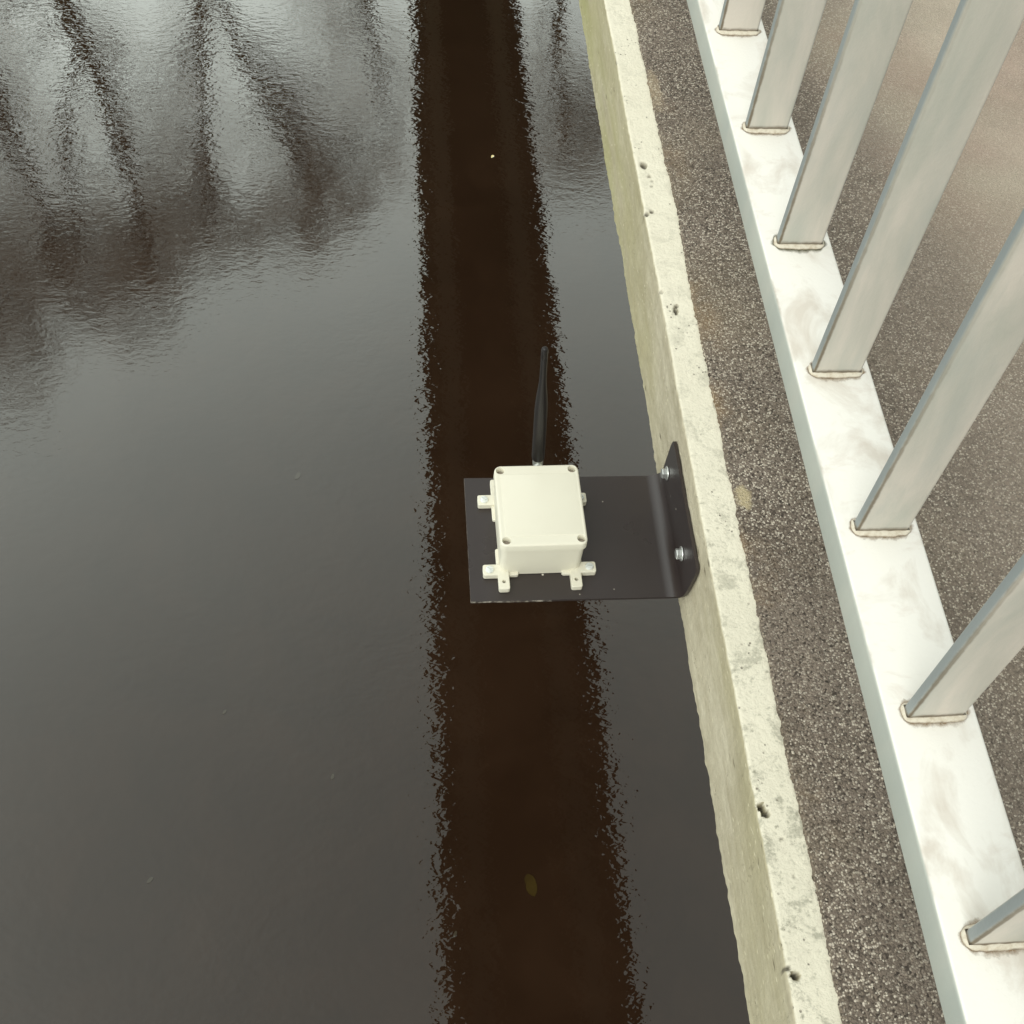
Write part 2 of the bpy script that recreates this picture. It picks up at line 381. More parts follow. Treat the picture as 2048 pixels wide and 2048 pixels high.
M_screw = a.set(a.mix(a.noise(500, v, 3), (0.74, 0.78, 0.76), (0.84, 0.86, 0.82)), 0.35, metal=0.45)
a = NM('slot_dark'); M_dark = a.set((0.16, 0.17, 0.17), 0.5)

# vegetation and banks
a = NM('bark'); v = a.vec()
M_bark = a.set(a.mix(a.noise(8, v, 4), (0.045, 0.032, 0.018), (0.08, 0.06, 0.035)), 0.9, spec=0.1)
a = NM('winter_twigs'); v = a.vec()
M_twig = a.set(a.mix(a.noise(1.5, v, 3), (0.25, 0.19, 0.14), (0.36, 0.28, 0.215)), 0.9, spec=0.1)
a = NM('bank_earth'); v = a.vec(world=True)
M_bank = a.set(a.mix(a.rng(a.noise(1.7, v, 6, 0.65), 0.35, 0.65), (0.06, 0.065, 0.025), (0.10, 0.08, 0.05)), 0.95, spec=0.1, normal=a.bump(a.noise(9, v, 5), 0.05))
M_leafY = water_material('yellow_floating_leaf', (0.75, 0.55, 0.16), (0.75, 0.6, 0.2), 0.3)
M_leafO = water_material('sunken_olive_leaf', (0.025, 0.0155, 0.0050), (0.048, 0.031, 0.0075), 1.0)
M_leafP = water_material('sunken_pale_leaf', (0.036, 0.028, 0.018), (0.055, 0.046, 0.032), 1.0)

# ---------------------------------------------------------------- water and banks
bm = bmesh.new()
vs = [bm.verts.new(p) for p in ((-70, -22, WATER_Z), (70, -22, WATER_Z), (70, 19, WATER_Z), (-70, 19, WATER_Z))]
bm.faces.new(vs)
o = link('water', bm, M_water); tag(o, 'dark rippled river water mirroring the sky and bare trees', 'water', kind='structure')
def bank(name, y0, sgn, label):
    nx, ny = 90, 26
    V = []; F = []
    for j in range(ny+1):
        for i in range(nx+1):
            x = -70+140*i/nx; t = j/ny
            y = y0+sgn*(t**1.5)*70
            zz = WATER_Z-0.7+min(1, t*5.5)*3.4+0.5*fn(x*.3, y*.3)+0.25*fn(x, y, 3)
            if abs(x-1) < 2.6 and t > .25: zz = min(zz, -0.35)
            V.append((x+0.6*fn(x*.4, t*9, 7), y+sgn*0.8*fn(x*.25, 4), zz))
    for j in range(ny):
        for i in range(nx):
            k = j*(nx+1)+i; F.append((k, k+1, k+nx+2, k+nx+1) if sgn > 0 else (k, k+nx+1, k+nx+2, k+1))
    o = link(name, (V, F), M_bank, smooth=True)
    tag(o, label, 'ground', kind='structure')
bank('riverbank', 15.6, 1, 'earthy riverbank at the far end of the footbridge')
bank('riverbank', -18.5, -1, 'earthy riverbank behind the camera')

# ---------------------------------------------------------------- footbridge
bridge = empty('footbridge', (0.292, 0.6, 0))
tag(bridge, 'narrow concrete footbridge deck with dark grit walking surface over the river', 'bridge')
XE, XF, ZB = 0.292, 0.327, -0.133
def keep(o, par):
    o.parent = par; bpy.context.view_layer.update(); o.matrix_parent_inverse = par.matrix_world.inverted()
# pits in the kerb: x, y, rx, ry, depth
PITS = [(0.3022, 1.155, .0046, .0075, .006), (0.3068, 1.135, .0030, .0035, .0025), (0.3088, 1.126, .0018, .002, .0018),
        (0.3070, 1.117, .0022, .002, .0018), (0.2948, 1.069, .0032, .0045, .004), (0.3012, 1.073, .0030, .004, .0035),
        (0.2945, 0.9425, .0028, .004, .003), (0.3067, 0.9145, .0025, .008, .005), (0.3085, 0.921, .0030, .003, .004),
        (0.2968, 0.3465, .0040, .0048, .008), (0.2995, 0.341, .0040, .0035, .007), (0.2985, 0.2120, .0042, .0036, .009),
        (0.2935, 0.2175, .0035, .0030, .0035), (0.3085, 0.319, .0015, .002, .002), (0.312, 0.288, .0012, .0015, .002)]
ys = []
y = -4.0
while y < 16.8:
    ys.append(y); y += 0.0016 if 0.10 <= y < 1.65 else (0.01 if -0.3 <= y < 2.6 else 0.1)
sec = [(0.0, ZB), (0, ZB*.96), (0, ZB*.84), (0, ZB*.7), (0, ZB*.56), (0, ZB*.42), (0, ZB*.28), (0, ZB*.14), (0, -.006), (0.0, -.0024), (0.0012, -.0006), (0.003, 0)]
sec += [(0.003+0.0016*k, 0) for k in range(1, 22)] + [(0.05, 0), (1.474, 0), (1.474, ZB), (0.02, ZB)]
V = []; F = []; pitv = []
ns = len(sec)
for y in ys:
    for k, (sx_, sz) in enumerate(sec):
        x = XE+sx_; zz = sz; pv = 0
        if k < 33:
            lo = 0.0016*fn(y*9, 1.3)+0.0006*fn(y*55, 2.2)
            face = k < 9
            if face:
                x += lo*0.6+0.0009*fn(y*14, sz*30, 5)+0.0008*fn(y*130, sz*60, 8)
                if k <= 1: x += 0.0012*fn(y*60, 9)+0.0022*max(0, fn(y*11, 12)); zz += 0.0030*fn(y*7, 14)+0.0016*fn(y*50, 16)+0.001*fn(y*170, 18)
            else:
                if k < 12: x += lo*0.8+0.0006*fn(y*130, 5, k)+0.0016*max(0, fn(y*42, 21)-0.25)
                zz += 0.0005*fn(x*60, y*60)+0.00035*fn(x*300, y*300, 4)
            if k > 7:
                for px, py, rx, ry, dp in PITS:
                    if abs(y-py) < ry*1.6:
                        wob = 1+0.35*fn(x*400, y*400, px*50)
                        q = math.hypot((x-px)/rx, (y-py)/ry)*wob*1.18
                        if q < 1.15:
                            s_ = max(0, min(1, (1.15-q)/0.55)); zz -= dp*s_; pv = max(pv, s_*(.9 if dp > .0034 else .5))
        V.append((x, y, zz)); pitv.append(pv)
for j in range(len(ys)-1):
    for k in range(ns):
        k2 = (k+1) % ns
        F.append((j*ns+k, j*ns+k2, (j+1)*ns+k2, (j+1)*ns+k))
F.append(tuple(range(ns))[::-1]); F.append(tuple((len(ys)-1)*ns+k for k in range(ns)))
o = link('concrete_slab', (V, F), M_conc, smooth=False)
at = o.data.attributes.new('pit', 'FLOAT', 'POINT'); at.data.foreach_set('value', pitv)
bm = bmesh.new(); bm.from_mesh(o.data); bmesh.ops.recalc_face_normals(bm, faces=bm.faces); bm.to_mesh(o.data); bm.free()
for p in o.data.polygons: p.use_smooth = True
autosmooth(o, 60)
keep(o, bridge)
# coating sheet with a ragged edge
V = []; F = []
rowx = [0, 0.0012, 0.004, 0.02, 0.12, 1.39]
for y in ys:
    fine = 0.10 <= y < 1.65
    xb = XF+0.0022*fn(y*5, 31)+0.0022*fn(y*22, 33)+(0.0016*fn(y*110, 35)+0.0013*fn(y*330, 36) if fine else 0)
    xb += 0.004*max(0, 1-abs(y-1.12)/0.5)*0.6
    for k, dx in enumerate(rowx):
        V.append((min(xb+dx, 1.72), y, (0.0002, 0.0026, 0.0032, 0.0034, 0.0034, 0.0034)[k]))
nr = len(rowx)
for j in range(len(ys)-1):
    for k in range(nr-1): F.append((j*nr+k, j*nr+k+1, (j+1)*nr+k+1, (j+1)*nr+k))
o = link('walking_surface', (V, F), M_grit); keep(o, bridge)
# two steel girders below
for gx in (0.56, 1.40):
    bm = bmesh.new()
    box(bm, gx-.09, gx+.09, -3.9, 16.7, ZB-.34, ZB-.32); box(bm, gx-.008, gx+.008, -3.9, 16.7, ZB-.318, ZB-.022); box(bm, gx-.09, gx+.09, -3.9, 16.7, ZB-.020, ZB-.002)
    o = link('girder', bm, M_gird); keep(o, bridge)

# ---------------------------------------------------------------- railing
RT = 0.188; RX0, RX1 = 0.339, 0.4066; RH = 0.0315
rail = empty('railing', (0.3728, 0.6, 0.0035))
tag(rail, 'pale weathered steel railing with flat upright bars standing on the dark walkway', 'railing')
bm = bmesh.new()
Y0, Y1 = -1.30, 5.10
prof = [(x, z) for x, z in rrect((RX1-RX0)/2, RH/2, 0.0030, 4, (RX0+RX1)/2, RT-RH/2)]
loft(bm, [[(x, yy, z) for x, z in prof] for yy in (Y0, Y1)])
bmesh.ops.recalc_face_normals(bm, faces=bm.faces)
o = link('bottom_rail', bm, M_rail); autosmooth(o, 30); keep(o, rail)
bm = bmesh.new()
prof = rrect(0.030, 0.016, 0.005, 4, 0.3745, 1.085)
loft(bm, [[(x, yy, z) for x, z in prof] for yy in (Y0, Y1)])
bmesh.ops.recalc_face_normals(bm, faces=bm.faces)
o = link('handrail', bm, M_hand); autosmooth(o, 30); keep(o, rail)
HB = 1.069-RT
BHX, BHY = 0.0217, 0.0049
def ring(off, z, n=7, jit=0.0, seed=0):
    hx, hy = BHX+off, BHY+off
    raw = rrect(hx, hy, max(0.0011, min(off*3.0+.0008, hy-.0002)), n); pts = []
    for (xa, ya), (xb_, yb_) in zip(raw, raw[1:]+raw[:1]):
        k = max(1, int(math.hypot(xb_-xa, yb_-ya)/0.0022)) if off >= 0 else 1
        for i in range(k): pts.append((xa+(xb_-xa)*i/k, ya+(yb_-ya)*i/k))
    res = []
    for x, y in pts:
        bulge = min(off/0.0044, 1)*0.0017*max(0, 1-(x/hx)**2)*(1+.5*fn(seed*3.3, x*60))
        y2 = y+math.copysign(bulge, y) if abs(y) > hy*0.6 else y
        res.append((x+jit*fn(x*260, y*260, seed), y2+jit*fn(x*260+9, y*260, seed), z+jit*.5*fn(x*250, y*250, seed+5)))
    return res
def add_attr(o, vals):
    at = o.data.attributes.new('d', 'FLOAT', 'POINT'); at.data.foreach_set('value', vals)
def make_bar(seed, mossy=False):
    bm = bmesh.new()
    loft(bm, [[(x, y, z) for x, y in rrect(BHX, BHY, 0.0034, 7)] for z in (0, HB)])
    bmesh.ops.recalc_face_normals(bm, faces=bm.faces)
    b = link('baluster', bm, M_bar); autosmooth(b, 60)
    prof = [(0.0, .0036, 0), (0.0007, .0034, .2), (0.0018, .0029, .45), (0.0029, .0021, .7), (0.0039, .0010, .9), (0.0044, .0003, 1)]
    bm = bmesh.new()
    wd = [0.75+0.25*1 for _ in prof]
    base = [(x if x > -BHX else -BHX+(x+BHX)*0.80, y, z) for x, y, z in ring(0.0029+0.0008*fn(seed, 4), 0, jit=0.0008, seed=seed)]; n = len(base)
    def shrink(o_, z):      # ring between the bar and the bead's toe
        t = o_/0.0044; out_ = []
        for x, y, _ in base:
            xi = max(-BHX, min(BHX, x)); yi = max(-BHY, min(BHY, y))
            out_.append((xi+(x-xi)*t, yi+(y-yi)*t, z*(1+.22*fn(x*220, y*220, seed+5))))
        return out_
    loft(bm, [shrink(o_, z) for o_, z, d in prof], False, False)
    vals = [d for _, _, d in prof for _ in range(n)]
    bmesh.ops.recalc_face_normals(bm, faces=bm.faces)
    wb = link('weld_bead', bm, M_weld, smooth=True); add_attr(wb, vals); wb.parent = b
    bm = bmesh.new()
    pr = [(0.0036, 0.0), (0.0066, .33), (0.0098, .66), (0.0135, 1)]
    loft(bm, [[(x+(x-max(-BHX, min(BHX, x)))*(o_/.0044-1), y+(y-max(-BHY, min(BHY, y)))*(o_/.0044-1), .00045-.00003*i) for x, y, _ in base] for i, (o_, d) in enumerate(pr)], False, False)
    bmesh.ops.recalc_face_normals(bm, faces=bm.faces)
    gr = link('grime_stain', bm, M_moss if mossy else M_grime); add_attr(gr, [d for _, d in pr for _ in range(n)]); gr.parent = b
    if sum(f.normal.z for f in gr.data.polygons) < 0: gr.data.flip_normals()
    return b, wb, gr
protos = [make_bar(3), make_bar(17), make_bar(29), make_bar(41, True)]
used = [False]*4
seen = [1.517, 1.301, 1.083, 0.877, 0.6638, 0.457, 0.252]
bys = [s*0.76-BHY for s in seen]
alls = [(y, i) for i, y in enumerate(bys)]
y = bys[0]
while y < Y1-0.2: y += 0.160; alls.append((y, len(alls)))
y = bys[-1]
while y > Y0+0.2: y -= 0.160; alls.append((y, len(alls)))
bpy.context.view_layer.update()
for y, i in alls:
    k = 3 if i == 2 else (0, 1, 2)[i % 3]
    if not used[k]: trio = protos[k]; used[k] = True
    else:
        b = protos[k][0].copy(); COL.objects.link(b)
        kids = []
        for ch in protos[k][1:]:
            c = ch.copy(); COL.objects.link(c); c.parent = b; kids.append(c)
        trio = (b, *kids)
    b = trio[0]; b.parent = rail
    b.location = (0.3745-0.3728, y-0.6, RT-0.0035)
    b.rotation_euler = (0, 0, R(1.2)*fn(i*3.7, 5))
    if k == 3: b['label'] = 'flat upright bar with dark mossy dirt around its weld'
for py in (Y0+0.05, 1.97+.02, Y1-0.05):
    bm = bmesh.new()
    box(bm, 0.3745-.035, 0.3745+.035, py-.008, py+.008, 0.012, RT-RH-.001, .001)
    box(bm, 0.3745-.035, 0.3745+.035, py-.008, py+.008, RT+.001, 1.0685, .001)
    box(bm, 0.3745-.042, 0.3745+.075, py-.05, py+.05, 0.0036, 0.0118, .001)
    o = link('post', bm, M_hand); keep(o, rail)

# ---------------------------------------------------------------- black bracket
PZ = CAM_Z-1.058
br = empty('bracket', (0.289, 0.69, -0.07))
tag(br, 'black folded metal bracket plate bolted to the concrete edge and reaching over the water', 'bracket')
prof = [(0.0712, PZ)]
for k in range(1, 10): prof.append((0.0712+k*0.0208, PZ))
xb = 0.2715; r_ = 0.0155
for k in range(0, 13):
    aa = R(90*k/12); prof.append((xb+r_*math.sin(aa), PZ+r_-r_*math.cos(aa)))
xb2 = prof[-1][0]
for zz in (-.088, -.08, -.07, -.06, -.05, -.044, -.040, -.037, -.0345, -.033): prof.append((xb2+(zz+.0945)*0.01, zz))
def yext(x, z):
    h = CAM_Z-z
    a0 = ((1.058, .6145), (1.052, .6110), (1.046, .6078), (1.038, .6050), (1.027, .6028), (0.990, .5985), (0.984, .5990), (0.980, .6020))
    a1 = ((1.058, .7695), (1.052, .7680), (1.046, .7655), (1.040, .7640), (1.03, .7635), (0.992, .7618), (0.985, .7600), (0.980, .7570))
    def itp(t):
        if h >= t[0][0]: return t[0][1]
        for (h0, v0), (h1, v1) in zip(t, t[1:]):
            if h >= h1: return v0+(v1-v0)*(h0-h)/(h0-h1)
        return t[-1][1]
    return itp(a0), itp(a1)
bm = bmesh.new()
T = 0.0030; ny = 12
P = [Vector((x, 0, z)) for x, z in prof]
rows_t = []; rows_b = []
for i, p in enumerate(P):
    d = (P[min(i+1, len(P)-1)]-P[max(i-1, 0)]).normalized(); nn = Vector((-d.z, 0, d.x))
    y0, y1 = yext(p.x, p.z)
    sag = 0.0
    rows_t.append([bm.verts.new((p.x, y0+(y1-y0)*j/ny, p.z+0.0006*fn(p.x*12, j*.3) if i < 10 else p.z)) for j in range(ny+1)])
    b_ = p-nn*T
    rows_b.append([bm.verts.new((b_.x, y0+(y1-y0)*j/ny, b_.z+0.0006*fn(p.x*12, j*.3) if i < 10 else b_.z)) for j in range(ny+1)])
for i in range(len(P)-1):
    for j in range(ny):
        bm.faces.new((rows_t[i][j], rows_t[i+1][j], rows_t[i+1][j+1], rows_t[i][j+1]))
        bm.faces.new((rows_b[i][j], rows_b[i][j+1], rows_b[i+1][j+1], rows_b[i+1][j]))
    bm.faces.new((rows_t[i][0], rows_b[i][0], rows_b[i+1][0], rows_t[i+1][0]))
    bm.faces.new((rows_t[i][ny], rows_t[i+1][ny], rows_b[i+1][ny], rows_b[i][ny]))
for j in range(ny):
    bm.faces.new((rows_t[0][j], rows_t[0][j+1], rows_b[0][j+1], rows_b[0][j]))
    bm.faces.new((rows_t[-1][j], rows_b[-1][j], rows_b[-1][j+1], rows_t[-1][j+1]))
bmesh.ops.recalc_face_normals(bm, faces=bm.faces)
o = link('folded_plate', bm, M_black, smooth=True); autosmooth(o, 40); keep(o, br)
o.data.materials.append(M_edge)
for p in o.data.polygons:
    if p.center.x < 0.0722 and p.normal.x < -0.8: p.material_index = 1
    if p.normal.y < -0.8 and p.center.x < 0.16: p.material_index = 1
# rubber pad between flange and concrete
bm = bmesh.new()
box(bm, 0.2905, 0.2925, .612, .756, -.088, -.0395)
o = link('backing_pad', bm, M_rub); keep(o, br)
for by, bz in ((0.7475, CAM_Z-1.0235), (0.6440, CAM_Z-1.0215)):
    mt = Matrix.Translation((0.2872, by, bz)) @ Matrix.Rotation(R(-90), 4, 'Y')
    bm = bmesh.new(); lathe(bm, [(.0040, 0), (.0076, .0002), (.0080, .0008), (.0078, .0014), (.0040, .0016)], mt, 28)
    bmesh.ops.recalc_face_normals(bm, faces=bm.faces)
    wsh = link('washer', bm, M_zinc); autosmooth(wsh, 30)
    bm = bmesh.new(); lathe(bm, [(.0056, .0017), (.00575, .0020), (.00575, .0058), (.0053, .0064)], mt @ Matrix.Rotation(R(12), 4, 'Z'), 6)
    bmesh.ops.recalc_face_normals(bm, faces=bm.faces)
    bolt = link('bolt', bm, M_zinc); keep(bolt, br)
    keep(wsh, bolt)

# ---------------------------------------------------------------- sensor box
BASE = PZ+0.0008
bx = empty('sensor_box', (0.1435, 0.6935, BASE), R(0.7))
tag(bx, 'cream plastic electronics box with screw lid and black antenna fixed on the black bracket', 'electronics box')
ZT = (CAM_Z-1.0)-BASE      # lid top in local z
ZL = ZT-0.0112             # lid bottom
HX, HY = 0.0442, 0.0501
bm = bmesh.new()
rr_loft(bm, [(0.0, .0416, .0475, .006), (ZL-.0016, .0424, .0483, .0065), (ZL-.0008, .0424, .0483, .0065)], n=6)
bmesh.ops.recalc_face_normals(bm, faces=bm.faces)
body = link('body', bm, M_plast); autosmooth(body, 30); body.parent = bx
# thin seam ring and lid
bm = bmesh.new()
rr_loft(bm, [(ZL-.0007, .0416, .0475, .0066), (ZL+.0005, .0418, .0477, .0067), (ZL+.0006, HX-.0006, HY-.0006, .0070), (ZL+.0010, HX, HY, .0072), (ZT-.0016, HX-.0002, HY-.0002, .0072), (ZT-.0010, HX-.00045, HY-.00045, .0070), (ZT-.0004, HX-.0010, HY-.0010, .0066), (ZT, HX-.0018, HY-.0018, .0058)], n=8)
bmesh.ops.recalc_face_normals(bm, faces=bm.faces)
lid = link('lid', bm, M_plast); lid.parent = bx
HOLES = [(-HX+.0064, HY-.0066), (HX-.0070, HY-.0062), (-HX+.0066, -HY+.0070), (HX-.0062, -HY+.0074)]
bm = bmesh.new()
for hx_, hy_ in HOLES:
    mt = Matrix.Translation((hx_, hy_, 0))
    lathe(bm, [(.0041, ZT-.0095), (.0042, ZT-.0006), (.0047, ZT+.0002), (.0047, ZT+.002)], mt, 28)
bmesh.ops.recalc_face_normals(bm, faces=bm.faces)
subtract(lid, bm)
autosmooth(lid, 32)
# shallow raised panel on the lid
bm = bmesh.new()
rr_loft(bm, [(ZT-.0002, .0392, .0384, .0008), (ZT+.00022, .0390, .0382, .0008), (ZT+.00036, .0386, .0378, .0008)], 0.0008, 0, 3)
bmesh.ops.recalc_face_normals(bm, faces=bm.faces)
pn = link('raised_panel', bm, M_plast); autosmooth(pn, 30); pn.parent = lid
for hx_, hy_ in HOLES:
    bm = bmesh.new()
    lathe(bm, [(.0036, ZT-.0094), (.0037, ZT-.0072), (.0030, ZT-.0066)], Matrix.Translation((hx_, hy_, 0)), 20)
    bmesh.ops.recalc_face_normals(bm, faces=bm.faces)
    sc = link('lid_screw', bm, M_recess); autosmooth(sc, 30); sc.parent = lid
# mounting feet: each an L of two lugs
FT = 0.0068
def lug(bm, x0, x1, y0, y1, t=FT):
    r = min(.0022, (x1-x0)/2.2, (y1-y0)/2.2)
    rr_loft(bm, [(0, (x1-x0)/2, (y1-y0)/2, r), (t-.0005, (x1-x0)/2, (y1-y0)/2, r), (t, (x1-x0)/2-.0006, (y1-y0)/2-.0006, r-.0006)], (x0+x1)/2, (y0+y1)/2, 4)
feet = [(-1, -1, .0455, .0383), (1, -1, .0455, .0365), (-1, 1, .0423, .0383), (1, 1, .0423, .0365)]
for sx_, sy_, ay, ax in feet:
    bm = bmesh.new()
    xt = .0590 if sx_ < 0 else .0583
    x0, x1 = sorted((sx_*.036, sx_*xt)); lug(bm, x0, x1, sy_*ay-.0065, sy_*ay+.0065)
    o = link('mounting_lug', bm, M_plast)
    c = bmesh.new(); hx_ = sx_*(xt-.0068)
    lathe(c, [(.0018, -.002), (.0018, FT+.002)], Matrix.Translation((hx_, sy_*ay, 0)), 16); bmesh.ops.recalc_face_normals(c, faces=c.faces)
    o.parent = bx; subtract(o, c); autosmooth(o, 35)
    # slotted pan head screw in the side lug
    bm = bmesh.new()
    lathe(bm, [(.0044, FT+.0001), (.0044, FT+.0010), (.0038, FT+.0020), (.0022, FT+.0025)], Matrix.Translation((hx_, sy_*ay, 0)), 24)
    bmesh.ops.recalc_face_normals(bm, faces=bm.faces)
    s_ = link('slotted_screw', bm, M_screw); s_.parent = bx
    c = bmesh.new(); ang = {(-1, -1): 48, (1, -1): 178, (-1, 1): 40, (1, 1): 15}[(sx_, sy_)]
    g = bmesh.ops.create_cube(c, size=1); mm = Matrix.Translation((hx_, sy_*ay, FT+.0022)) @ Matrix.Rotation(R(-ang), 4, 'Z') @ Matrix.Diagonal((.012, .0013, .0024, 1))
    bmesh.ops.transform(c, matrix=mm, verts=c.verts)
    subtract(s_, c); autosmooth(s_, 30)
    # front / rear lug
    bm = bmesh.new()
    y0, y1 = sorted((sy_*.044, sy_*.0690)); lug(bm, sx_*ax-.0057, sx_*ax+.0057, y0, y1, FT-.0001)
    o = link('mounting_lug', bm, M_plast); o.parent = bx
    c = bmesh.new(); lathe(c, [(.0019, -.002), (.0019, FT-.0008), (.0025, FT+.0012)], Matrix.Translation((sx_*ax, sy_*.0598, 0)), 20); bmesh.ops.recalc_face_normals(c, faces=c.faces)
    subtract(o, c); autosmooth(o, 35)
    bm = bmesh.new(); lathe(bm, [(.0018, .0001), (.0018, .0012)], Matrix.Translation((sx_*ax, sy_*.0598, 0)), 12)
    bmesh.ops.recalc_face_normals(bm, faces=bm.faces)
    hd = link('lug_hole', bm, M_dark); hd.parent = o
    # base lip tying the lugs to the corner
    bm = bmesh.new()
    x0, x1 = sorted((sx_*.0225, sx_*.0440)); y0, y1 = sorted((sy_*.030, sy_*.0512)); lug(bm, x0, x1, y0, y1, .0042)
    x0, x1 = sorted((sx_*.0225, sx_*.0446)); y0, y1 = sorted((sy_*.018, sy_*.0500)); lug(bm, x0, x1, y0, y1, .0036)
    o = link('base_lip', bm, M_plast); autosmooth(o, 35); o.parent = bx

# antenna
ant = empty('antenna', (0, 0, 0)); ant.parent = bx
rz = Matrix.Rotation(R(-0.7), 4, 'Z')
def loc(p):  # world -> box local
    return rz @ (Vector(p)-Vector((0.1435, 0.6935, BASE)))
b0 = loc((0.1487, 0.7668, CAM_Z-1.019)); t0 = loc((0.1394, 0.7622, CAM_Z-0.840))
ax = (t0-b0); LN = ax.length; mt = Matrix.Translation(b0) @ ax.to_track_quat('Z', 'Y').to_matrix().to_4x4()
bm = bmesh.new()
pr = [(.0052, 0), (.0066, .0006), (.0069, .004), (.0068, .03), (.0067, .06), (.0066, .082), (.0062, .095), (.0054, .108), (.0044, .119), (.0038, .127), (.00345, .136), (.00335, .150), (.0033, LN-.0155), (.0031, LN-.0150), (.0034, LN-.0143), (.0034, LN-.0045), (.0030, LN-.002), (.0021, LN-.0006), (.0008, LN)]
rings = []
for r1, z1 in pr:
    rings.append([mt @ Vector((r1*math.cos(2*math.pi*i/32), r1*math.sin(2*math.pi*i/32), z1)) for i in range(32)])
loft(bm, rings); bmesh.ops.recalc_face_normals(bm, faces=bm.faces)
bpy.data.objects.remove(ant)
ant = link('antenna', bm, M_rub); autosmooth(ant, 50); ant.parent = bx
bm = bmesh.new()
mh = Matrix.Translation(b0-ax.normalized()*0.0075) @ ax.to_track_quat('Z', 'Y').to_matrix().to_4x4()
lathe(bm, [(.0048, -.004), (.0056, -.003), (.0058, .0065), (.0052, .0073)], mh, 24)
bw = b0-ax.normalized()*0.008
my = Matrix.Translation((bw.x, .0478, bw.z)) @ Matrix.Rotation(R(-90), 4, 'X')
lathe(bm, [(.0046, 0), (.0046, .010), (.0056, .0104), (.0056, .0175), (.0044, .018), (.0044, bw.y-.0478)], my, 24)
bmesh.ops.recalc_face_normals(bm, faces=bm.faces)
cn = link('connector', bm, M_zinc); autosmooth(cn, 30); cn.parent = ant

# ---------------------------------------------------------------- leaves in the water
def leaf(name, x, y, ln, wd, rot, mat, label, group=None, curl=0.0):
    r = random.Random(int(x*1000+y*77))
    V = [(0, 0, 0)]; n = 14
    for i in range(n):
        t = 2*math.pi*i/n; k = 1+0.18*r.uniform(-1, 1)
        V.append((wd/2*math.sin(t)*k, ln/2*math.cos(t)*(1+.05*r.uniform(-1, 1)), curl*abs(math.sin(t))))
    F = [(0, 1+(i+1) % n, 1+i) for i in range(n)]
    o = link(name, (V, F), mat)
    if sum(p.normal.z for p in o.data.polygons) < 0: o.data.flip_normals()
    o.location = (x, y, WATER_Z+0.002); o.rotation_euler = (0, 0, R(rot))
    tag(o, label, 'leaf', group)
def wpt(u, v, h=-(WATER_Z-CAM_Z)):
    r = m @ Vector((u-1024, 1024-v, -2404.0)); s = h/-r.z; return r.x*s, r.y*s
leaf('floating_leaf', 0.677, 6.634, .030, .018, -35, M_leafY, 'tiny pale yellow leaf floating on the dark bridge reflection above the antenna', curl=.003)
leaf('sunken_leaf', 0.564, 1.653, .105, .050, 14, M_leafO, 'large olive yellow sunken leaf in the dark reflection below the bracket')
leaf('sunken_leaf', 0.215, 1.452, .030, .014, -25, M_leafP, 'small pale sliver of leaf at the left edge of the dark reflection near the bottom')
for x, y, s, lb in ((-0.55, 3.95, .05, 'pale sunken scrap level with the top of the box'), (-1.12, 1.75, .035, 'pale sunken scrap under grey water, lower left'),
                    (-0.33, 2.20, .03, 'thin pale sunken scrap left of the dark reflection'), (-0.85, 2.55, .028, 'tiny pale sunken scrap in the middle of the grey water')):
    leaf('sunken_scrap', x, y, s, s*.5, 40*x, M_leafP, lb, 'pale scraps sunk in the grey water')

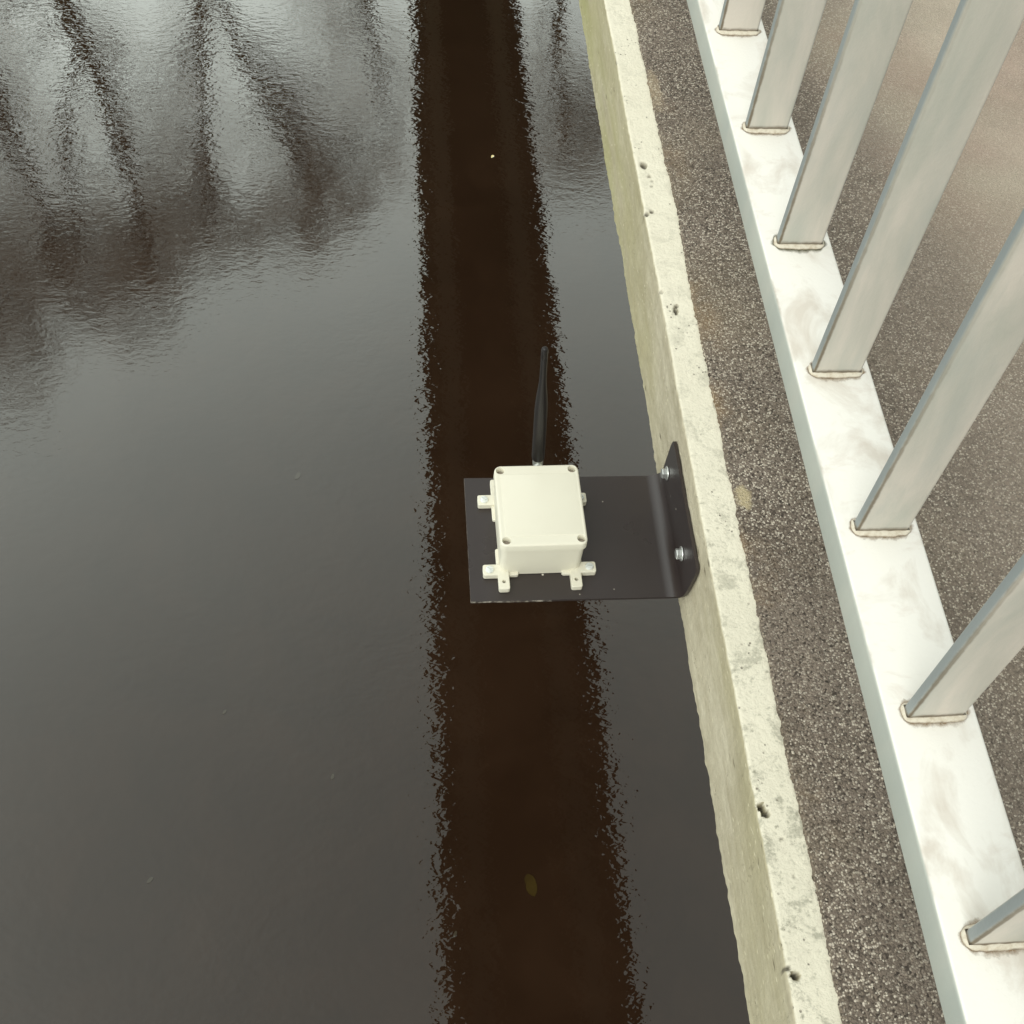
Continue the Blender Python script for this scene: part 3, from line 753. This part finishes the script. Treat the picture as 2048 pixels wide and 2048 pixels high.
# ---------------------------------------------------------------- bare winter trees on the far bank
def tube(V, F, pts, rads, n):
    base = len(V)
    for i, p in enumerate(pts):
        d = (pts[min(i+1, len(pts)-1)]-pts[max(i-1, 0)])
        if d.length < 1e-6: d = Vector((0, 0, 1))
        d.normalize(); a_ = d.orthogonal().normalized(); b_ = d.cross(a_)
        for k in range(n):
            t = 2*math.pi*k/n; V.append(tuple(p+(a_*math.cos(t)+b_*math.sin(t))*rads[i]))
    for i in range(len(pts)-1):
        for k in range(n):
            k2 = (k+1) % n; F.append((base+i*n+k, base+i*n+k2, base+(i+1)*n+k2, base+(i+1)*n+k))
def tree(x, y, stems, crowns, seed, label):
    """stems: polylines of (x, z above water, radius); crowns: (x, z, rx, rz, weight) clumps of fine twigs"""
    rnd = random.Random(seed)
    root = empty('bare_tree', (x, y, WATER_Z+1.5)); tag(root, label, 'tree', 'bare trees on the far bank')
    V = []; F = []; skel = []
    for st in stems:
        pts = []; rad = []
        for (x0, z0, r0), (x1, z1, r1) in zip(st, st[1:]):
            for k in range(6):
                t = k/6; wob = 0.06*fn(z0+t*(z1-z0), seed)
                pts.append(Vector((x0+(x1-x0)*t+wob, y+0.4*fn((z0+t*(z1-z0))*.3, seed*2.1), WATER_Z+z0+(z1-z0)*t))); rad.append(1.0*(r0+(r1-r0)*t))
        x1, z1, r1 = st[-1]; pts.append(Vector((x1, y+0.4*fn(z1*.3, seed*2.1), WATER_Z+z1))); rad.append(1.0*r1)
        tube(V, F, pts, rad, 8)
        skel += [(p, r) for p, r in zip(pts, rad) if p.z > WATER_Z+4.5]
    # boughs from the stems into each clump, then fine twigs spread evenly through it
    TV = []; TF = []
    for cx, cz, rx, rz_, wt in crowns:
        ctr = Vector((cx, y, WATER_Z+cz)); nodes = []
        def inside():
            while 1:
                q = Vector((rnd.uniform(-1, 1), rnd.uniform(-1, 1), rnd.uniform(-1, 1)))
                lim = 0.72+0.5*noise.noise(q*2.3+Vector((seed, cx, cz)))
                if q.length < lim+0.24: return ctr+Vector((q.x*rx, q.y*max(rx, .8), q.z*rz_))
        for _ in range(max(4, int(22*rx*rz_))):
            tgt = inside()
            cand = [s for s in skel if s[0].z < tgt.z-0.2] or skel
            p0, r0 = min(cand, key=lambda s: (s[0]-tgt).length+rnd.uniform(0, .8))
            pts = []; n = 7; mid = p0.lerp(tgt, .5)+Vector((rnd.uniform(-.25, .25), rnd.uniform(-.25, .25), -.15))
            for i in range(n+1):
                t = i/n; pts.append(p0*(1-t)**2+mid*2*t*(1-t)+tgt*t*t)
            rr = min(r0*.5, .04)
            tube(V, F, pts, [rr*(1-.75*i/n) for i in range(n+1)], 5)
            nodes += pts[3:]
        for _ in range(int(155*wt*math.pi*rx*rz_)):
            p = inside(); nd = min(rnd.sample(nodes, min(10, len(nodes))), key=lambda q: (q-p).length)
            st_ = p.lerp(nd, .35); dr = (p-nd); dr = dr.normalized() if dr.length > .01 else Vector((0, 0, 1))
            dr = (dr+Vector((rnd.gauss(0, .4), rnd.gauss(0, .4), rnd.gauss(.35, .35)))).normalized()
            ln = rnd.uniform(.3, .85)
            pts = [st_, st_+dr*ln*.5+Vector((rnd.gauss(0, .03), rnd.gauss(0, .03), 0)), st_+dr*ln+Vector((rnd.gauss(0, .08), rnd.gauss(0, .05), rnd.gauss(.05, .05)))]
            r0 = rnd.choice((.004, .005, .006, .009, .013)); tube(TV, TF, pts, [r0, r0*.75, r0*.35], 3)
    tr = link('trunk', (V, F), M_bark, smooth=True); keep(tr, root)
    cr_ = link('crown', (TV, TF), M_twig); keep(cr_, root)
TY = 18.0
tree(-8.0, TY, [[(-7.0, .9, .20), (-6.9, 6.2, .13), (-6.72, 8.3, .11), (-6.55, 10.5, .07), (-6.7, 12.6, .03)], [(-6.9, 7.0, .09), (-7.7, 10, .05), (-8.1, 13, .02)]],
     [(-6.95, 11.3, 1.1, 1.4, 1.0), (-6.7, 12.9, 1.2, .9, .8), (-8.6, 12.6, 1.6, 2.2, 1.0), (-8.4, 15.0, 1.4, 1.0, .6), (-6.5, 8.6, .9, 1.4, .35), (-8.0, 9.2, 1.2, 1.6, .5)], 11, 'leaning bare tree mirrored at the left edge of the water')
tree(-5.3, TY, [[(-5.5, .9, .24), (-5.42, 5.0, .17), (-5.22, 6.6, .15), (-4.98, 7.4, .12), (-4.80, 9.0, .08), (-4.75, 11.0, .05), (-5.0, 12.6, .02)],
                [(-5.10, 7.1, .09), (-5.75, 8.6, .07), (-6.0, 10.2, .05), (-6.1, 12.2, .02)]],
     [(-5.9, 11.6, 1.0, 1.3, 1.0), (-4.9, 11.6, .9, 1.2, .9), (-5.5, 12.9, 1.3, .8, .8), (-5.0, 9.6, 1.2, 1.3, .36), (-6.2, 6.9, .8, .9, .4), (-4.2, 7.4, .8, 1.2, .14)], 23, 'forked bare tree second from the left in the row')
tree(-3.0, TY+.4, [[(-3.0, .9, .18), (-3.05, 5.8, .11), (-3.22, 7.2, .09), (-3.45, 9.2, .06), (-3.5, 10.8, .02)]],
     [(-4.0, 10.6, 1.0, 1.1, 1.15), (-3.2, 11.2, .9, .8, .8), (-4.4, 11.9, 1.1, .8, .7), (-3.7, 8.6, .9, 1.3, .42), (-3.2, 6.9, .8, .8, .2)], 37, 'slim straight bare tree in the middle of the row')
tree(-2.4, TY, [[(-2.8, .9, .17), (-2.75, 5.8, .10), (-2.40, 7.3, .10), (-1.95, 8.4, .08), (-1.55, 9.8, .04), (-1.3, 10.8, .02)]],
     [(-1.45, 10.2, 1.05, 1.0, 1.15), (-2.3, 11.0, .9, .7, .8), (-.7, 9.6, .9, .9, .6), (-2.0, 8.7, 1.0, .9, .38), (-1.0, 7.9, .9, .8, .35)], 41, 'bare tree leaning right beside the slim straight one')
tree(0.0, TY+.8, [[(-.5, .9, .14), (-.45, 5.5, .07), (-.3, 7.0, .05), (-.2, 8.6, .02)]],
     [(-.5, 7.2, .8, .7, .7), (-1.2, 6.5, .7, .6, .5), (-.1, 8.4, .8, 1.0, .35), (.1, 9.9, .5, .8, .35)], 53, 'small thin bare tree close to the end of the bridge')
tree(2.7, TY, [[(2.6, .9, .13), (2.72, 5.6, .06), (2.85, 7.0, .05), (3.1, 8.3, .035), (3.2, 9.4, .015)]],
     [(3.3, 8.4, .7, 1.2, 1.0), (2.7, 6.7, .6, .6, .6), (3.9, 8.9, .8, 1.0, .7), (2.7, 9.4, .7, .9, .5), (2.2, 8.0, .5, 1.2, .4)], 61, 'thin bare tree on the other side of the bridge')
